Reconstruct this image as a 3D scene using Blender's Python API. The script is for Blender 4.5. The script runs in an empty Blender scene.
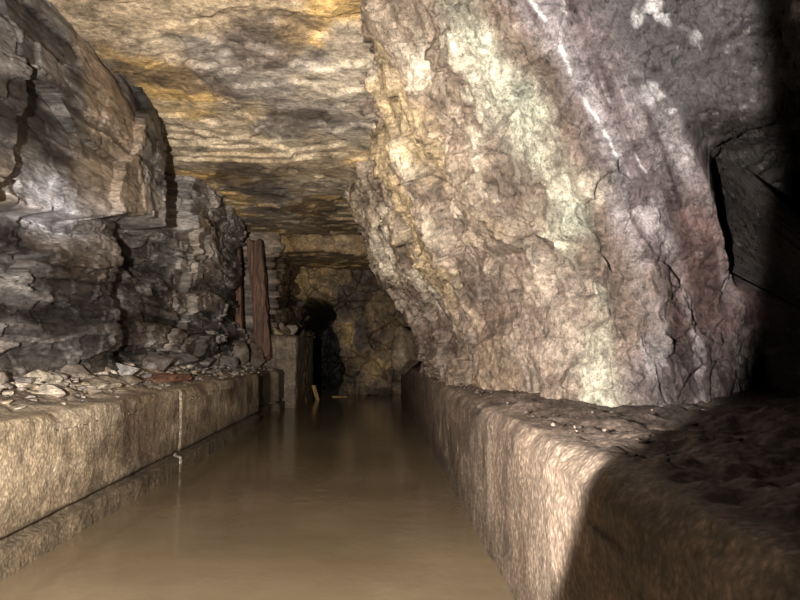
import bpy, math, random, bmesh
import numpy as np
from mathutils import Vector
random.seed(4)
# ---------------------------------------------------------------- noise
def hsh(ix,iy,iz,seed=0):
    n=(ix.astype(np.int64)*374761393+iy.astype(np.int64)*668265263+iz.astype(np.int64)*2147483647+seed*974634777)&0xffffffff
    n=((n^(n>>13))*1274126177)&0xffffffff
    n=((n^(n>>16))*2246822519)&0xffffffff
    n=n^(n>>15)
    return (n&0xffffff)/float(0xffffff)
def vn(p,seed=0):
    i=np.floor(p).astype(np.int64); f=p-i
    f=f*f*f*(f*(f*6-15)+10)
    r=0
    for dx in (0,1):
        wx=f[...,0] if dx else 1-f[...,0]
        for dy in (0,1):
            wy=f[...,1] if dy else 1-f[...,1]
            for dz in (0,1):
                wz=f[...,2] if dz else 1-f[...,2]
                r=r+wx*wy*wz*hsh(i[...,0]+dx,i[...,1]+dy,i[...,2]+dz,seed)
    return r*2-1
def fbm(p,o=4,seed=0,g=0.5):
    a=1.0;r=0;t=0
    for k in range(o):
        r=r+a*vn(p*(2.03**k)+k*7.3,seed+k);t+=a;a*=g
    return r/t
def voro(p,seed=0):
    i=np.floor(p).astype(np.int64)
    F1=np.full(p.shape[:-1],9.);F2=F1.copy();fac=np.zeros_like(F1);rnd=np.zeros_like(F1)
    for dx in (-1,0,1):
        for dy in (-1,0,1):
            for dz in (-1,0,1):
                cx,cy,cz=i[...,0]+dx,i[...,1]+dy,i[...,2]+dz
                q=np.stack([cx+hsh(cx,cy,cz,seed+1),cy+hsh(cx,cy,cz,seed+2),cz+hsh(cx,cy,cz,seed+3)],-1)
                d=p-q; D=np.sqrt((d*d).sum(-1))
                r=hsh(cx,cy,cz,seed+4)
                g=np.stack([hsh(cx,cy,cz,seed+5),hsh(cx,cy,cz,seed+6),hsh(cx,cy,cz,seed+7)],-1)*2-1
                v=(d*g).sum(-1)+(r-.5)*.6
                m=D<F1
                F2=np.where(m,F1,np.minimum(F2,D))
                fac=np.where(m,v,fac);rnd=np.where(m,r,rnd);F1=np.where(m,D,F1)
    return F1,F2,fac,rnd
def ss(a,b,x):
    t=np.clip((x-a)/(b-a),0,1);return t*t*(3-2*t)
def mixc(c,col,w):
    w=np.clip(w,0,1)[...,None]; return c*(1-w)+np.array(col)*w
def const(shape,col): return np.ones(shape+(3,))*np.array(col)
def deep(c,g=1.3,k=1.02): return np.clip(c,0,1)**g*k
def normals(P):
    du=np.gradient(P,axis=0);dv=np.gradient(P,axis=1)
    n=np.cross(du,dv);return n/np.maximum(np.linalg.norm(n,axis=-1,keepdims=True),1e-9)
def terr(v,w=.12):
    f=np.floor(v);r=v-f
    return f+ss(1-w,1,r)
# ---------------------------------------------------------------- mesh helpers
def link(o): bpy.context.scene.collection.objects.link(o);return o
def mesh_from(name,V,F,C,mat,smooth=True):
    me=bpy.data.meshes.new(name)
    V=np.asarray(V,dtype=np.float32).reshape(-1,3);F=np.asarray(F,dtype=np.int32)
    k=F.shape[1]
    me.vertices.add(len(V));me.vertices.foreach_set('co',V.ravel())
    me.loops.add(F.size);me.loops.foreach_set('vertex_index',F.ravel())
    me.polygons.add(len(F));me.polygons.foreach_set('loop_start',np.arange(0,F.size,k,dtype=np.int32))
    me.polygons.foreach_set('loop_total',np.full(len(F),k,dtype=np.int32))
    me.update(calc_edges=True)
    if C is not None:
        a=me.color_attributes.new('Col','FLOAT_COLOR','POINT')
        c=np.ones((len(V),4),dtype=np.float32);c[:,:3]=np.clip(np.asarray(C).reshape(-1,3),0,1)
        a.data.foreach_set('color',c.ravel())
    if smooth: me.polygons.foreach_set('use_smooth',np.ones(len(F),dtype=bool))
    me.materials.append(mat);me.validate()
    return link(bpy.data.objects.new(name,me))
def grid(name,P,C,mat,smooth=True):
    nu,nv=P.shape[:2]
    idx=np.arange(nu*nv).reshape(nu,nv)
    F=np.stack([idx[:-1,:-1],idx[1:,:-1],idx[1:,1:],idx[:-1,1:]],-1).reshape(-1,4)
    return mesh_from(name,P,F,C,mat,smooth)
# ---------------------------------------------------------------- materials
class M:
    def __init__(s,name):
        s.m=bpy.data.materials.new(name);s.m.use_nodes=True
        s.nt=s.m.node_tree;s.b=s.nt.nodes['Principled BSDF']
    def n(s,t,**k):
        x=s.nt.nodes.new(t)
        for a,b in k.items():
            if a in x.inputs: x.inputs[a].default_value=b
            else: setattr(x,a,b)
        return x
    def l(s,a,b): s.nt.links.new(a,b)
def rock_mat(name,aniso=(1,1,1),rough=(.35,.75),bump=.5,speck=.25,dist=.03,white=.0,crack=.7,d1=1.0,dark=0):
    m=M(name);tc=m.n('ShaderNodeTexCoord');mp=m.n('ShaderNodeMapping');mp.inputs['Scale'].default_value=aniso
    m.l(tc.outputs['Object'],mp.inputs['Vector']);v=mp.outputs['Vector']
    at=m.n('ShaderNodeAttribute',attribute_name='Col')
    def noise(sc,det=8,r=.6,d=0):
        x=m.n('ShaderNodeTexNoise');x.inputs['Scale'].default_value=sc;x.inputs['Detail'].default_value=det
        x.inputs['Roughness'].default_value=r;x.inputs['Distortion'].default_value=d;m.l(v,x.inputs['Vector']);return x
    def mr(src,a,b,c,d):
        x=m.n('ShaderNodeMapRange');x.inputs[1].default_value=a;x.inputs[2].default_value=b;x.inputs[3].default_value=c;x.inputs[4].default_value=d
        m.l(src,x.inputs[0]);return x.outputs[0]
    def mul(col,fac):
        x=m.n('ShaderNodeVectorMath',operation='SCALE');m.l(col,x.inputs[0]);m.l(fac,x.inputs['Scale']);return x.outputs[0]
    n1=noise(5,10,.7,.6);n2=noise(26,8,.75);n3=noise(110,4,.7)
    c=mul(at.outputs['Color'],mr(n1.outputs[0],.34,.66,.35,1.6))
    c=mul(c,mr(n2.outputs[0],.32,.68,.35,1.6))
    c=mul(c,mr(n3.outputs[0],.3,.7,1-speck*1.8,1+speck*1.8))
    vo=m.n('ShaderNodeTexVoronoi',feature='DISTANCE_TO_EDGE');vo.inputs['Scale'].default_value=3.5
    nd=noise(7,6,.65);ad=m.n('ShaderNodeVectorMath',operation='MULTIPLY_ADD');ad.inputs[1].default_value=(.6,.6,.6)
    m.l(nd.outputs['Color'],ad.inputs[0]);m.l(v,ad.inputs[2]);m.l(ad.outputs[0],vo.inputs['Vector'])
    cr=mr(vo.outputs['Distance'],0,.02,crack,1)
    c=mul(c,cr)
    if white>0:
        n4=noise(11,13,.85,.8);w=mr(n4.outputs[0],.60-.04*white,.68,0,.75)
        mx=m.n('ShaderNodeMix',data_type='RGBA');m.l(w,mx.inputs[0]);m.l(c,mx.inputs[6]);mx.inputs[7].default_value=(.56,.53,.49,1);c=mx.outputs[2]
    if dark>0:
        n5=noise(9,13,.85,1.2);w=mr(n5.outputs[0],.58-.03*dark,.67,0,.85)
        mx=m.n('ShaderNodeMix',data_type='RGBA');m.l(w,mx.inputs[0]);m.l(c,mx.inputs[6]);mx.inputs[7].default_value=(.045,.032,.027,1);c=mx.outputs[2]
    m.l(c,m.b.inputs['Base Color'])
    m.l(mr(n2.outputs[0],.35,.65,rough[0],rough[1]),m.b.inputs['Roughness'])
    prev=None
    for (src,st,di) in ((n1.outputs[0],bump,dist*d1),(n2.outputs[0],bump,dist*.8),(n3.outputs[0],bump,dist*.25),(cr,bump*.4,dist*.2)):
        b=m.n('ShaderNodeBump');b.inputs['Strength'].default_value=st;b.inputs['Distance'].default_value=di
        m.l(src,b.inputs['Height'])
        if prev: m.l(prev,b.inputs['Normal'])
        prev=b.outputs[0]
    m.l(prev,m.b.inputs['Normal'])
    return m.m
MAT_L=rock_mat('slate_rock',aniso=(1,.6,2.6),rough=(.26,.55),bump=.7,dist=.022,white=.2,crack=.5,dark=.6)
MAT_C=rock_mat('ceiling_rock',aniso=(.8,1,1),rough=(.45,.8),bump=.6,dist=.016,crack=.85,dark=.3)
MAT_R=rock_mat('mineral_rock',aniso=(1,1,1),rough=(.22,.55),bump=.9,dist=.034,white=.5,crack=.95,d1=.7,speck=.3,dark=1.4)
MAT_S=rock_mat('loose_stone',aniso=(2,2,2),rough=(.5,.8),bump=.5,dist=.01)
def concrete(name):
    m=M(name);tc=m.n('ShaderNodeTexCoord');v=tc.outputs['Object']
    at=m.n('ShaderNodeAttribute',attribute_name='Col')
    def N(t,sc,**k):
        x=m.n(t,**k);x.inputs['Scale'].default_value=sc;m.l(v,x.inputs['Vector']);return x
    n1=N('ShaderNodeTexNoise',4);n1.inputs['Detail'].default_value=10;n1.inputs['Roughness'].default_value=.7
    n2=N('ShaderNodeTexNoise',60);n2.inputs['Detail'].default_value=6;n2.inputs['Roughness'].default_value=.7
    n3=N('ShaderNodeTexNoise',22);n3.inputs['Detail'].default_value=8;n3.inputs['Roughness'].default_value=.75
    vo=N('ShaderNodeTexVoronoi',50)
    def mr(src,a,b,c,d):
        x=m.n('ShaderNodeMapRange');x.inputs[1].default_value=a;x.inputs[2].default_value=b;x.inputs[3].default_value=c;x.inputs[4].default_value=d
        m.l(src,x.inputs[0]);return x.outputs[0]
    c=at.outputs['Color']
    for f in (mr(n1.outputs[0],.3,.7,.35,1.65),mr(n2.outputs[0],.35,.65,.7,1.3),mr(n3.outputs[0],.35,.65,.7,1.3),mr(vo.outputs['Distance'],.15,.6,1.2,.7)):
        x=m.n('ShaderNodeVectorMath',operation='SCALE');m.l(c,x.inputs[0]);m.l(f,x.inputs['Scale']);c=x.outputs[0]
    m.l(c,m.b.inputs['Base Color']);m.b.inputs['Roughness'].default_value=.6
    prev=None
    for s,st,d in ((n3.outputs[0],.4,.015),(vo.outputs['Distance'],.35,-.008),(n2.outputs[0],.4,.008)):
        b=m.n('ShaderNodeBump');b.inputs['Strength'].default_value=st;b.inputs['Distance'].default_value=d
        m.l(s,b.inputs['Height'])
        if prev: m.l(prev,b.inputs['Normal'])
        prev=b.outputs[0]
    m.l(prev,m.b.inputs['Normal'])
    return m.m
MAT_K=concrete('pebbly_concrete')
# ---------------------------------------------------------------- LEFT WALL
def left_wall():
    y=np.concatenate([np.linspace(-2,3.2,80,endpoint=False),np.linspace(3.2,12.5,820,endpoint=False),np.linspace(12.5,17,110)])
    z=np.linspace(.55,3.75,360)
    Y,Z=np.meshgrid(y,z,indexing='ij');O=np.zeros_like(Y)
    p=np.stack([O,Y,Z],-1)
    wy=Y+.12*fbm(p*np.array([1,1.,1.3]),4,11);wz=Z+.10*fbm(p*np.array([1,.9,.9]),4,12)
    zb=1.8+(Y-3.7)*.17
    X=np.full_like(Y,-2.70)
    up=ss(0,.05,wz-zb);low=1-up
    slab=up*(1-ss(6.45,6.52,wy))
    X=X+slab*(.58-.10*np.clip(Z-2.5,-.5,1))
    X=X+low*(.22+.10*ss(1.9,1.0,Z))
    X=X+low*.14*(1-ss(5.65,5.72,wy))
    X=X+low*.12*ss(8.0,8.06,wy-.3*(Z-1.3))
    X=X+up*(1-slab)*(.34*ss(8.0,8.2,wy))
    X=X-.85*ss(10.9,11.0,wy)*(1-ss(12.0,12.2,wy))
    X=X+.45*ss(12.0,12.3,wy)
    lay=np.zeros_like(Y)
    for th,am,sd,ln in ((.26,.07,1,8),(.11,.036,2,13),(.045,.015,3,18)):
        q=(wz-.02*Y)/th+.55*fbm(p*np.array([1,.6,.5]),3,30+sd)
        k=np.floor(q);blk=np.floor((Y+hsh(k,k*0,k*0,sd)*5)/(th*ln)+.35*vn(p*2.5,sd))
        val=hsh(k,blk,k*0,40+sd)-.5
        lay+=am*val*2*(.7+.3*ss(.0,.15,(q-k)))
    F1,F2,fac,rnd=voro(p*np.array([1,.8,1.4])+.25*fbm(p*2,3,5)[...,None],60)
    _,_,fac2,_=voro(p*np.array([1,1.6,3.2])+.2*fbm(p*3,3,6)[...,None],61)
    sm=1-.6*slab
    X=X+lay*sm+.11*fac+.026*fac2+.04*fbm(p*1.1,4,70)+.009*fbm(p*9,3,71)
    for (yc,z0,z1,w) in ((5.75,1.2,2.1,.05),(7.15,.7,1.25,.06),(9.3,1.0,1.8,.04)):
        X=X-.22*np.exp(-((wy-yc)/w)**2)*ss(z0-.1,z0,Z)*(1-ss(z1,z1+.1,Z))
    P=np.stack([X,Y,Z],-1)
    n=fbm(p*np.array([1,1.,3.]),5,80);n2=fbm(p*np.array([1,.8,1.]),4,81)
    C=const(Y.shape,(.24,.22,.205))
    C=mixc(C,(.42,.385,.365),ss(.0,.4,n))
    C=mixc(C,(.065,.056,.052),ss(.05,.35,-n))
    C=mixc(C,(.38,.30,.22),ss(.05,.35,n2)*.75*(.4+.6*up))
    C=mixc(C,(.74,.74,.80),np.exp(-((Y-4.5)/.6)**2-((wz-2.0)/.16)**2)*(.55+.9*n))
    C=mixc(C,(.60,.56,.53),.6*ss(.15,.5,fbm(p*np.array([1,1,5.]),4,85))*(1-slab))
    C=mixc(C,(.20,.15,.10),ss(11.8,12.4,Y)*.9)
    C=C*(1-.6*ss(.02,-.06,lay))[...,None]
    C=mixc(C,(.04,.035,.03),1-ss(2.6,3.5,Y))  # off-camera stretch blackened to cut bounce light into the right-hand shadow
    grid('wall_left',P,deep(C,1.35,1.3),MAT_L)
left_wall()
# ---------------------------------------------------------------- CEILING
def ceiling():
    x=np.linspace(-3.6,3.4,350)
    y=np.concatenate([np.linspace(-2,3.5,80,endpoint=False),np.linspace(3.5,17,640)])
    X,Y=np.meshgrid(x,y,indexing='ij');p=np.stack([X,Y,0*X],-1)
    a=fbm(p*np.array([.5,.5,1]),4,100)
    Z=3.34+.03*terr(a*5,.1)
    _,_,fac,_=voro(p*np.array([.9,.8,1])+.3*fbm(p*2,3,104)[...,None],103)
    _,_,fa2,_=voro(p*np.array([2.6,2.2,1])+.4*fbm(p*2,3,107)[...,None],108)
    Z+=.045*fac+.012*fa2+.004*fbm(p*10,3,105)
    Z-=.33*ss(12.2,12.6,Y+.3*fbm(p,3,106))
    P=np.stack([X,Y,Z],-1)
    n=fbm(p*np.array([.9,.7,1]),5,116);n2=fbm(p*np.array([1.1,.8,1]),5,111);n3=fbm(p*np.array([1.2,1.3,1]),5,112)
    C=const(X.shape,(.46,.375,.27))
    C=mixc(C,(.62,.44,.20),ss(.02,.22,n)*.85)
    C=mixc(C,(.31,.285,.265),ss(.05,.27,n2)*.8)
    C=mixc(C,(.15,.12,.10),ss(.15,.33,n3)*.7)
    C=mixc(C,(.60,.52,.41),ss(.1,.35,-n3)*.5)
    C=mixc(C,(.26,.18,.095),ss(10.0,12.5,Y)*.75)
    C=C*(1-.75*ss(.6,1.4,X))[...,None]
    C=mixc(C,(.05,.04,.03),1-ss(2.6,3.6,Y))  # near roof out of view painted dark so it reflects less light
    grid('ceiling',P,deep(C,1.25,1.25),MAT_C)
ceiling()
# ---------------------------------------------------------------- RIGHT WALL
def right_wall():
    zr=[.55,1.3,2.0,2.7,3.8]
    cols=[
     [(3.0,-2),(3.0,-2),(2.9,-2),(2.6,-2),(2.2,-2)],
     [(3.2,1),(3.1,1),(2.8,.9),(2.3,.6),(1.9,.3)],
     [(3.1,2.8),(2.9,2.7),(2.2,1.9),(1.7,1.4),(1.2,.8)],
     [(2.9,3.9),(2.65,3.7),(1.95,2.6),(1.4,1.9),(.9,1.3)],
     [(2.35,3.7),(2.12,3.45),(1.6,2.75),(1.1,2.4),(.5,1.9)],
     [(1.8,3.4),(1.65,3.3),(1.2,2.95),(.78,2.8),(.2,2.6)],
     [(1.18,3.3),(1.1,3.2),(.8,3.1),(.45,3.1),(-.05,3.2)],
     [(.9,4.1),(.85,4.0),(.52,4.0),(.22,4.0),(-.15,4.0)],
     [(.78,5.2),(.7,5.2),(.36,5.2),(.12,5.2),(-.2,5.2)],
     [(.72,7),(.66,7),(.26,7),(.0,7),(-.35,7)],
     [(.68,9.5),(.58,9.5),(.08,9.5),(-.22,9.5),(-.5,9.5)],
     [(1.5,10.3),(1.5,10.2),(1.1,10.3),(.3,10.6),(-.4,11)],
     [(1.6,13),(1.6,13),(1.4,13),(.9,13),(-.1,13)],
     [(1.5,17),(1.5,17),(1.4,17),(1.2,17),(.2,17)]]
    cols=np.array(cols,float)
    per=[50,60,80,120,150,140,140,120,130,120,50,50,50]
    s=np.concatenate([np.linspace(i,i+1,n,endpoint=False) for i,n in enumerate(per)]+[[13.0]])
    z=np.linspace(.55,3.8,380)
    def cr(P,t):
        n=P.shape[0];i=np.clip(np.floor(t).astype(int),0,n-2);f=(t-i)
        g=lambda k:P[np.clip(k,0,n-1)]
        f=f.reshape((-1,)+(1,)*(P.ndim-1))
        p0,p1,p2,p3=g(i-1),g(i),g(i+1),g(i+2)
        return .5*((2*p1)+(-p0+p2)*f+(2*p0-5*p1+4*p2-p3)*f*f+(-p0+3*p1-3*p2+p3)*f**3)
    A=cr(cols,s)
    tz=np.interp(z,zr,np.arange(5))
    B=np.moveaxis(cr(np.moveaxis(A,1,0),tz),0,1)
    S,Z=np.meshgrid(s,z,indexing='ij')
    P=np.stack([B[...,0],B[...,1],Z],-1)
    N=normals(P)
    ref=np.array([-.5,2.5,1.5])-P
    sg=np.sign((N*ref).sum(-1));sg=np.where(S>8,np.sign(-N[...,0]),sg);N=N*sg[...,None]
    w=.35*np.stack([fbm(P*1.5,4,200),fbm(P*1.5,4,201),fbm(P*1.5,4,202)],-1)
    F1,F2,f1,r1=voro(P*1.2+w,214);_,_,f2,_=voro(P*2.8+w*1.5,220);g1,g2,f3,_=voro(P*7+w*2.4,230);_,_,f4,_=voro(P*17+w*4,233)
    ff=1-.6*ss(2.5,3.2,S)*(1-ss(5.3,5.8,S))
    d=.10*f1*ff+.065*f2*ff+.030*f3*(.4+.6*ff)+.010*f4+.10*fbm(P*.9,3,244)+.024*fbm(P*6,4,241)+.007*fbm(P*22,2,242)
    cav=ss(.18,.42,fbm(P*1.5,4,246));d-=.09*cav*ff
    nb=fbm(P*1.8,4,248)
    sc=4.12+.36*np.clip((Z-.8)/1.2,0,1)+.12*nb
    rec=(1-ss(sc-.16,sc,S))*(1-ss(1.25,2.15,Z+.2*nb))
    rec_shade=(1-ss(sc-.25,sc+.02,S))*(1-ss(1.9,2.35,Z+.3*nb))
    d-=.7*rec
    dg=S+.10*Z
    P=P+N*d[...,None]
    n=fbm(P*1.5,5,260);n2=fbm(P*2.8,5,261);n3=fbm(P*1.1,4,262);n4=fbm(P*6,4,263)
    C=const(S.shape,(.44,.36,.285))
    C=mixc(C,(.19,.14,.11),ss(.04,.24,n)*.85)
    C=mixc(C,(.70,.62,.51),ss(.02,.26,n2)*.8)
    C=mixc(C,(.48,.375,.22),ss(.12,.34,n3)*ss(6.2,7,S)*.6)
    C=mixc(C,(.22,.165,.135),cav*.7)
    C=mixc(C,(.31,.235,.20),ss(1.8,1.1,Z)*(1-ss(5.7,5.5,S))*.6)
    C=mixc(C,(.60,.60,.49),np.exp(-((S-6.05)/.26)**2)*(.5+.9*n2+.4*n4))
    pur=ss(2.8,3.3,S)*(1-ss(5.4,5.8,S+.5*n))
    st=fbm(np.stack([dg*5,S*.8,Z*.9],-1),5,270)
    C=mixc(C,(.24,.20,.205),pur*.92)
    C=mixc(C,(.47,.43,.43),pur*ss(.06,.35,st+.4*n4)*.7)
    C=mixc(C,(.095,.068,.065),pur*ss(-.02,.22,-st)*.9)
    C=mixc(C,(.22,.13,.11),pur*ss(.1,.3,n3)*.5)
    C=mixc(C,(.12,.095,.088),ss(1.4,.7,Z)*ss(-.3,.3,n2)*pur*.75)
    dk=ss(1.6,1.95,Z-.38*(S-4))*(1-ss(4.4,5.0,S+.4*n))
    C=mixc(C,(.10,.092,.095),dk*.92)
    C=mixc(C,(.66,.64,.64),dk*ss(.20,.32,.6*n2+.7*n4)*.8)
    ln=np.exp(-((S-5.25+.10*fbm(P*4,4,275))/.022)**2)*ss(1.8,2.0,Z)+.5*np.exp(-((S-4.98+.10*fbm(P*4,4,276))/.014)**2)*ss(1.7,1.9,Z)
    C=mixc(C,(.9,.88,.86),ln*ss(-.2,.15,fbm(P*8,3,277)))
    C=mixc(C,(.05,.045,.045),1-ss(1.8,2.6,S))  # unseen near end coloured near-black to keep bounce light down
    C=mixc(C,(.035,.028,.024),rec_shade)  # recess shade painted into the colour, reaching past the hollow itself
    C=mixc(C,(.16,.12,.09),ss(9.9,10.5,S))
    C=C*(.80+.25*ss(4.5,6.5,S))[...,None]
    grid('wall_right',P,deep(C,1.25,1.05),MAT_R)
right_wall()
# ---------------------------------------------------------------- BACK WALL
def back_wall():
    x=np.linspace(-3.6,2.2,260);z=np.linspace(-.3,3.8,200)
    X,Z=np.meshgrid(x,z,indexing='ij');p=np.stack([X,0*X,Z],-1)
    _,_,f1,_=voro(p*1.2+.3*fbm(p*1.5,3,300)[...,None],301);_,_,f2,_=voro(p*3+.3*fbm(p*3,3,302)[...,None],303)
    Y=15.2+.3*f1+.12*f2+.15*fbm(p*1.2,4,304)-.12*(Z>2.2)
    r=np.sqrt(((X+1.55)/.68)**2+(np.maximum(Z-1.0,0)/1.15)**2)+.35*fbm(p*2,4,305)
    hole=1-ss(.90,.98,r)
    Y=Y+7*hole
    n=fbm(p*1.4,5,310);n2=fbm(p*2.5,4,311)
    C=const(X.shape,(.16,.11,.06));C=mixc(C,(.32,.22,.10),ss(0.05,.35,n));C=mixc(C,(.045,.032,.022),ss(0,.25,n2)*.9)
    C=C*(.35+.65*ss(.95,1.7,r))[...,None]  # painted shade deepening towards the passage mouth
    C=mixc(C,(.006,.005,.004),hole)  # passage darkness put into the colour as near-black
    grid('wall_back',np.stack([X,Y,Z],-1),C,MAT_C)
back_wall()
# ---------------------------------------------------------------- CONCRETE CHANNEL SIDES
def resamp(prof,n):
    prof=np.array(prof,float);d=np.r_[0,np.cumsum(np.linalg.norm(np.diff(prof,axis=0),axis=1))]
    t=np.linspace(0,d[-1],n);return np.stack([np.interp(t,d,prof[:,0]),np.interp(t,d,prof[:,1])],-1)
def ztop(x): return float(np.interp(-x,[1.7,1.9,2.2,2.6,3.4],[.685,.70,.79,.90,.92]))
def kerb_left():
    pr=resamp([(-1.645,-.3),(-1.65,.125),(-1.70,.14),(-1.70,.165),(-1.665,.18),(-1.67,.655),(-1.69,.685),(-1.9,.70),(-2.2,.79),(-2.6,.90),(-3.4,.92)],240)
    y=np.concatenate([np.linspace(-2,2.3,60,endpoint=False),np.linspace(2.3,9.1,560,endpoint=False),np.linspace(9.1,16,160)])
    P=np.zeros((len(y),len(pr),3));P[...,0]=pr[None,:,0];P[...,2]=pr[None,:,1];P[...,1]=y[:,None]
    X,Y,Z=P[...,0].copy(),P[...,1].copy(),P[...,2].copy()
    top=ss(-1.72,-1.95,X)
    Z=Z+top*(.06*fbm(P*2.5,4,400)+.03*fbm(P*8,4,401))+ (1-top)*.008*fbm(P*3,3,402)*(Z>.5)
    face=1-top
    X=X+face*(.010*fbm(P*4,4,403)+.004*fbm(P*25,2,404))
    X=X-face*.03*np.exp(-((Y-5.5-.03*fbm(P*6,3,405))/.012)**2)
    X=X+face*.010*ss(5.5,5.52,Y)
    X=X-face*.14*ss(9.05,9.12,Y)
    X=X+face*.12*ss(10.9,10.95,Y)
    edge=np.exp(-((pr[None,:,0]+1.68)/.03)**2)*(Z>.6)
    Z=Z-edge*.035*ss(-.1,.4,fbm(P*np.array([3,2.2,3]),4,406))
    n=fbm(P*1.5,5,410);n2=fbm(P*np.array([2,2,6]),4,411)
    C=const(X.shape,(.43,.34,.235));C=mixc(C,(.23,.17,.115),ss(0,.35,n));C=mixc(C,(.54,.45,.34),ss(0,.4,n2)*.6)
    C=mixc(C,(.05,.04,.03),(ss(.22,.17,Z)*(Z>.12))*face*.85)  # shadow line of the footing groove painted in
    C=mixc(C,(.15,.115,.075),ss(.145,.11,Z)*face*.8)
    C=mixc(C,(.17,.13,.085),ss(.42,.18,Z+.15*n)*face*.6)
    C=mixc(C,(.70,.65,.56),.7*face*np.exp(-((Y-5.5-.05*fbm(P*5,3,412))/.012)**2)*ss(-.05,.25,fbm(P*np.array([5,5,9]),3,413)))
    C=mixc(C,(.46,.38,.30),top*.6);C=mixc(C,(.19,.15,.115),top*ss(-.2,.2,fbm(P*3,4,415)))
    C=mixc(C,(.12,.09,.06),face*ss(9.05,9.15,Y)*.8)
    C=mixc(C,(.05,.04,.03),1-ss(1.9,2.6,Y))  # out-of-frame kerb darkened to bounce less light across the channel
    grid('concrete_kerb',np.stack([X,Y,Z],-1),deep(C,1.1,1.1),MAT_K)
kerb_left()
def kerb_right():
    pr=resamp([(.55,-.3),(.56,.64),(.59,.70),(.9,.72),(1.6,.74),(3.5,.76)],260)
    y=np.concatenate([np.linspace(-2,.8,50,endpoint=False),np.linspace(.8,6,520,endpoint=False),np.linspace(6,16,240)])
    P=np.zeros((len(y),len(pr),3));P[...,0]=pr[None,:,0];P[...,2]=pr[None,:,1];P[...,1]=y[:,None]
    X,Y,Z=P[...,0].copy(),P[...,1].copy(),P[...,2].copy()
    top=ss(.60,.75,X);face=1-top
    Z=Z+top*(.05*fbm(P*2.5,4,500)+.03*fbm(P*8,4,501)+.012*fbm(P*25,2,507))
    X=X+face*(.012*fbm(P*3,4,503)+.004*fbm(P*22,3,504))
    edge=np.exp(-((pr[None,:,0]-.59)/.035)**2)*(Z>.55)
    Z=Z-edge*.035*ss(-.1,.4,fbm(P*2.6,4,506));X=X+edge*.02*ss(-.1,.4,fbm(P*2.6,4,508))
    n=fbm(P*1.5,5,510);n2=fbm(P*np.array([2,4,4]),4,511)
    C=const(X.shape,(.235,.175,.13));C=mixc(C,(.14,.10,.073),ss(0,.35,n));C=mixc(C,(.32,.25,.195),ss(0,.4,n2)*.6)
    C=mixc(C,(.11,.08,.055),ss(.35,.02,Z+.2*n)*.6)
    C=mixc(C,(.36,.285,.23),np.exp(-((pr[None,:,0]-.62)/.05)**2)*(Z>.5)*.5)
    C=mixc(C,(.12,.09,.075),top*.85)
    C=mixc(C,(.045,.034,.028),ss(.8,1.3,X)*.75)  # ledge top darkened, more so outward, to deepen the shadow lying there
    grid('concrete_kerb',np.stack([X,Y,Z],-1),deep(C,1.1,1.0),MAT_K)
kerb_right()
def rough_box(name,c,s,col,mat,amp=.02,n=24,seed=0,lean=0):
    V=[];F=[];u=np.linspace(-1,1,n);base=0
    for ax in range(3):
        for sg in (-1,1):
            A,B=np.meshgrid(u,u,indexing='ij');q=np.zeros(A.shape+(3,))
            q[...,ax]=sg;q[...,(ax+1)%3]=A;q[...,(ax+2)%3]=B
            idx=np.arange(n*n).reshape(n,n)+base
            f=np.stack([idx[:-1,:-1],idx[1:,:-1],idx[1:,1:],idx[:-1,1:]],-1).reshape(-1,4)
            if sg<0:f=f[:,::-1]
            V.append(q.reshape(-1,3));F.append(f);base+=n*n
    V=np.concatenate(V);F=np.concatenate(F)
    r=.9;I=np.clip(V,-r,r);d=V-I;L=np.linalg.norm(d,axis=1,keepdims=True);V=I+d/np.maximum(L,1e-6)*np.minimum(L,1-r)
    W=V*np.array(s)/2
    W=W+W/np.linalg.norm(W,axis=1,keepdims=True)*(amp*fbm((W+seed)*4,4,seed)+amp*.5*fbm((W+seed)*12,2,seed+3))[:,None]
    W[:,0]+=lean*W[:,2]
    W+=np.array(c)
    C=const((len(W),),col)*(1+.5*fbm(W*3,4,seed+9))[:,None]
    return mesh_from(name,W,F,C,mat)
rough_box('concrete_abutment',(-1.88,13.1,.5),(.85,2.9,1.62),(.21,.155,.105),MAT_K,.06,50,3)
# ---------------------------------------------------------------- channel bed and water
def floor_bed():
    x=np.linspace(-1.8,.7,40);y=np.linspace(-2,16,200)
    X,Y=np.meshgrid(x,y,indexing='ij');Z=-.28+.03*fbm(np.stack([X,Y,0*X],-1)*2,3,600)
    grid('floor',np.stack([X,Y,Z],-1),const(X.shape,(.16,.12,.08)),MAT_K)
floor_bed()
def water():
    m=M('muddy_water')
    tc=m.n('ShaderNodeTexCoord')
    n=m.n('ShaderNodeTexNoise');n.inputs['Scale'].default_value=.9;n.inputs['Detail'].default_value=4;m.l(tc.outputs['Object'],n.inputs['Vector'])
    r=m.n('ShaderNodeValToRGB');r.color_ramp.elements[0].position=.35;r.color_ramp.elements[0].color=(.135,.098,.058,1)
    r.color_ramp.elements[1].position=.65;r.color_ramp.elements[1].color=(.185,.138,.086,1)
    m.l(n.outputs[0],r.inputs[0]);m.l(r.outputs[0],m.b.inputs['Base Color'])
    m.b.inputs['Roughness'].default_value=.14;m.b.inputs['IOR'].default_value=1.33
    w=m.n('ShaderNodeTexNoise');w.inputs['Scale'].default_value=6;w.inputs['Detail'].default_value=3;m.l(tc.outputs['Object'],w.inputs['Vector'])
    b=m.n('ShaderNodeBump');b.inputs['Strength'].default_value=.2;b.inputs['Distance'].default_value=.015
    m.l(w.outputs[0],b.inputs['Height']);m.l(b.outputs[0],m.b.inputs['Normal'])
    x=np.linspace(-1.78,.62,30);y=np.linspace(-2,17.5,160);X,Y=np.meshgrid(x,y,indexing='ij')
    Z=.003*fbm(np.stack([X,Y,0*X],-1)*2,3,610)
    grid('channel_water',np.stack([X,Y,Z],-1),const(X.shape,(1,1,1)),m.m)
water()
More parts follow.
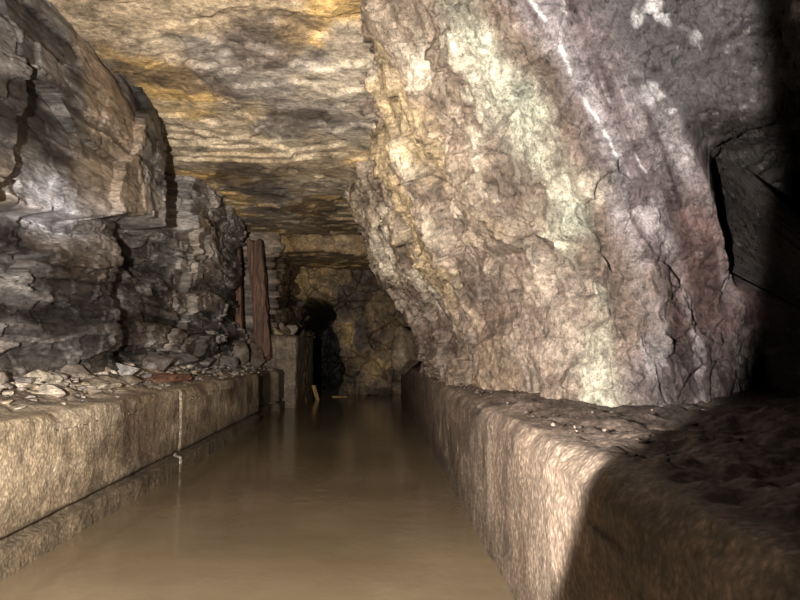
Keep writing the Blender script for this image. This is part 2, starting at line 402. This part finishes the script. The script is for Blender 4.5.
# ---------------------------------------------------------------- stones
def ico(sub):
    bm=bmesh.new();bmesh.ops.create_icosphere(bm,subdivisions=sub,radius=1)
    V=np.array([v.co[:] for v in bm.verts]);F=np.array([[v.index for v in f.verts] for f in bm.faces]);bm.free();return V,F
ICO={1:ico(1),2:ico(2),3:ico(3),4:ico(4)}
def stone(c,s,seed,sub=3,rotz=0,tilt=0):
    V,F=ICO[sub];V=V.copy()
    r=np.random.default_rng(seed)
    for k in range(11):
        d=r.normal(size=3);d/=np.linalg.norm(d);h=r.uniform(.35,.75)
        t=V@d;V=V-np.maximum(t-h,0)[:,None]*d
    V=V*(1+.06*fbm(V*3+seed,2,seed%97))[:,None]
    V=V*np.array(s)*1.25
    ct,st=math.cos(tilt),math.sin(tilt);V=V@np.array([[ct,0,st],[0,1,0],[-st,0,ct]])
    cz,sz=math.cos(rotz),math.sin(rotz);V=V@np.array([[cz,sz,0],[-sz,cz,0],[0,0,1]])
    return V+np.array(c),F
def stones(name,lst,mat):
    Vs=[];Fs=[];Cs=[];b=0
    for (c,s,seed,sub,rz,tl,col) in lst:
        V,F=stone(c,s,seed,sub,rz,tl);Vs.append(V);Fs.append(F+b);b+=len(V);Cs.append(const((len(V),),col))
    return mesh_from(name,np.concatenate(Vs),np.concatenate(Fs),np.concatenate(Cs),mat,False)
pal=[(.40,.33,.26),(.30,.25,.20),(.46,.39,.31),(.20,.17,.145),(.33,.26,.18),(.16,.145,.14),(.25,.205,.18)]
L=[]
for i in range(600):
    y=3.0+random.random()**1.3*8.2;x=-1.76-random.random()**.7*.72;s=random.uniform(.007,.024)+ (max(0,-x-1.9))*random.random()**2*.16
    L.append(((x,y,ztop(x)+s*.2),(s*random.uniform(.9,1.9),s*random.uniform(.9,1.8),s*random.uniform(.3,.8)),i+10,2,random.random()*6,random.uniform(-.35,.35),random.choice(pal)))
stones('rock_rubble',L,MAT_S)
L=[]
for i in range(300):
    y=1.6+random.random()**1.2*8.2;x=.66+random.random()**1.4*(.25 if y>4 else 1.4);s=random.uniform(.004,.014)
    L.append(((x,y,.725+s*.1),(s*random.uniform(.8,1.6),s*random.uniform(.8,1.6),s*random.uniform(.5,1)),i+900,1,random.random()*6,random.uniform(-.3,.3),random.choice([(.16,.12,.10),(.11,.085,.07),(.19,.15,.125)])))
stones('gravel',L,MAT_S)
big=[(-2.25,4.35,(.15,.19,.06),(.54,.46,.35)),(-2.05,4.05,(.11,.14,.04),(.60,.52,.41)),(-2.35,4.9,(.17,.22,.09),(.38,.32,.26)),
     (-2.0,4.75,(.12,.19,.05),(.50,.42,.31)),(-2.25,3.8,(.13,.15,.07),(.36,.30,.24)),(-2.05,5.3,(.13,.19,.05),(.32,.27,.21)),(-2.3,5.7,(.16,.24,.09),(.28,.25,.23)),
     (-2.0,6.1,(.22,.42,.06),(.26,.13,.085)),(-2.3,6.6,(.2,.3,.11),(.24,.20,.18)),(-2.35,7.4,(.2,.3,.13),(.20,.17,.155)),(-2.3,8.4,(.2,.3,.12),(.22,.19,.17)),
     (-2.25,9.4,(.2,.3,.15),(.20,.18,.16)),(-2.3,10.4,(.26,.3,.22),(.18,.14,.11)),(-2.15,11.2,(.22,.25,.30),(.17,.13,.10)),(-2.45,11.6,(.3,.3,.4),(.14,.11,.09))]
for i,(x,y,s,col) in enumerate(big):
    stones('fallen_rock',[((x,y,ztop(x)+s[2]*.45),s,70+i,3,i*1.3,.12*math.sin(i*2),col)],MAT_S)
stones('fallen_boulder',[((.48,11.6,.98),(.30,.40,.40),811,4,.4,.1,(.24,.18,.12))],MAT_S)
L=[((-2.15+random.uniform(-.3,.35),12.2+random.random()*1.6,1.34+random.random()*.2),(.16,.16,.11),i+300,3,i,.2,random.choice([(.30,.22,.14),(.42,.36,.29),(.18,.13,.09)])) for i in range(16)]
stones('rock_heap',L,MAT_S)
# ---------------------------------------------------------------- timber
def timber_mat(name,a,b):
    m=M(name);tc=m.n('ShaderNodeTexCoord');mp=m.n('ShaderNodeMapping');mp.inputs['Scale'].default_value=(12,12,1.2);m.l(tc.outputs['Object'],mp.inputs['Vector'])
    n=m.n('ShaderNodeTexNoise');n.inputs['Scale'].default_value=2;n.inputs['Detail'].default_value=8;m.l(mp.outputs[0],n.inputs['Vector'])
    r=m.n('ShaderNodeValToRGB');r.color_ramp.elements[0].position=.35;r.color_ramp.elements[0].color=a+(1,);r.color_ramp.elements[1].position=.7;r.color_ramp.elements[1].color=b+(1,)
    m.l(n.outputs[0],r.inputs[0]);m.l(r.outputs[0],m.b.inputs['Base Color']);m.b.inputs['Roughness'].default_value=.7
    bu=m.n('ShaderNodeBump');bu.inputs['Distance'].default_value=.03;m.l(n.outputs[0],bu.inputs['Height']);m.l(bu.outputs[0],m.b.inputs['Normal']);return m.m
TM=timber_mat('rotten_timber',(.04,.02,.012),(.20,.095,.055))
YM=timber_mat('yellow_wood',(.22,.12,.04),(.50,.32,.11))
rough_box('timber_prop',(-2.12,11.5,1.95),(.26,.2,2.1),(1,1,1),TM,.10,30,21,-.10)
rough_box('timber_prop',(-2.42,11.2,1.75),(.12,.16,2.1),(1,1,1),TM,.06,24,25,-.05)
rough_box('broken_plank',(-.85,14.5,.0),(.35,.14,.04),(1,1,1),YM,.02,14,31,.0)
rough_box('broken_stake',(-1.30,13.6,.14),(.08,.08,.34),(1,1,1),YM,.03,14,33,-.3)
# ---------------------------------------------------------------- lights
def spot(name,loc,aim,e,ang,blend,rad,col):
    d=bpy.data.lights.new(name,'SPOT');d.energy=e;d.spot_size=math.radians(ang);d.spot_blend=blend;d.shadow_soft_size=rad;d.color=col
    o=link(bpy.data.objects.new(name,d));o.location=loc
    o.rotation_euler=(Vector(aim)-Vector(loc)).to_track_quat('-Z','Y').to_euler();return o
a=math.radians(-21.5);e=math.radians(14)
spot('caving_lamp',(-.55,.0,1.05),(-.55+math.sin(a)*math.cos(e),math.cos(a)*math.cos(e),1.05+math.sin(e)),1700,120,.06,.02,(1,.94,.87))
spot('far_fill_spot',(-.55,.0,1.1),(-.75,9.5,3.3),1700,40,1,.04,(1,.90,.75))  # added fill spot beside the lamp, brightens the far end and roof
w=bpy.data.worlds.new('World');bpy.context.scene.world=w;w.use_nodes=True
w.node_tree.nodes['Background'].inputs[0].default_value=(0,0,0,1);w.node_tree.nodes['Background'].inputs[1].default_value=0
# ---------------------------------------------------------------- camera
cd=bpy.data.cameras.new('camera');cd.lens=28.8;cd.sensor_width=36;cd.clip_start=.05
cam=link(bpy.data.objects.new('camera',cd));cam.location=(0,0,1)
cam.rotation_euler=(math.radians(90+4.65),0,math.radians(-1.97))
sc=bpy.context.scene;sc.camera=cam
sc.view_settings.view_transform='Standard'
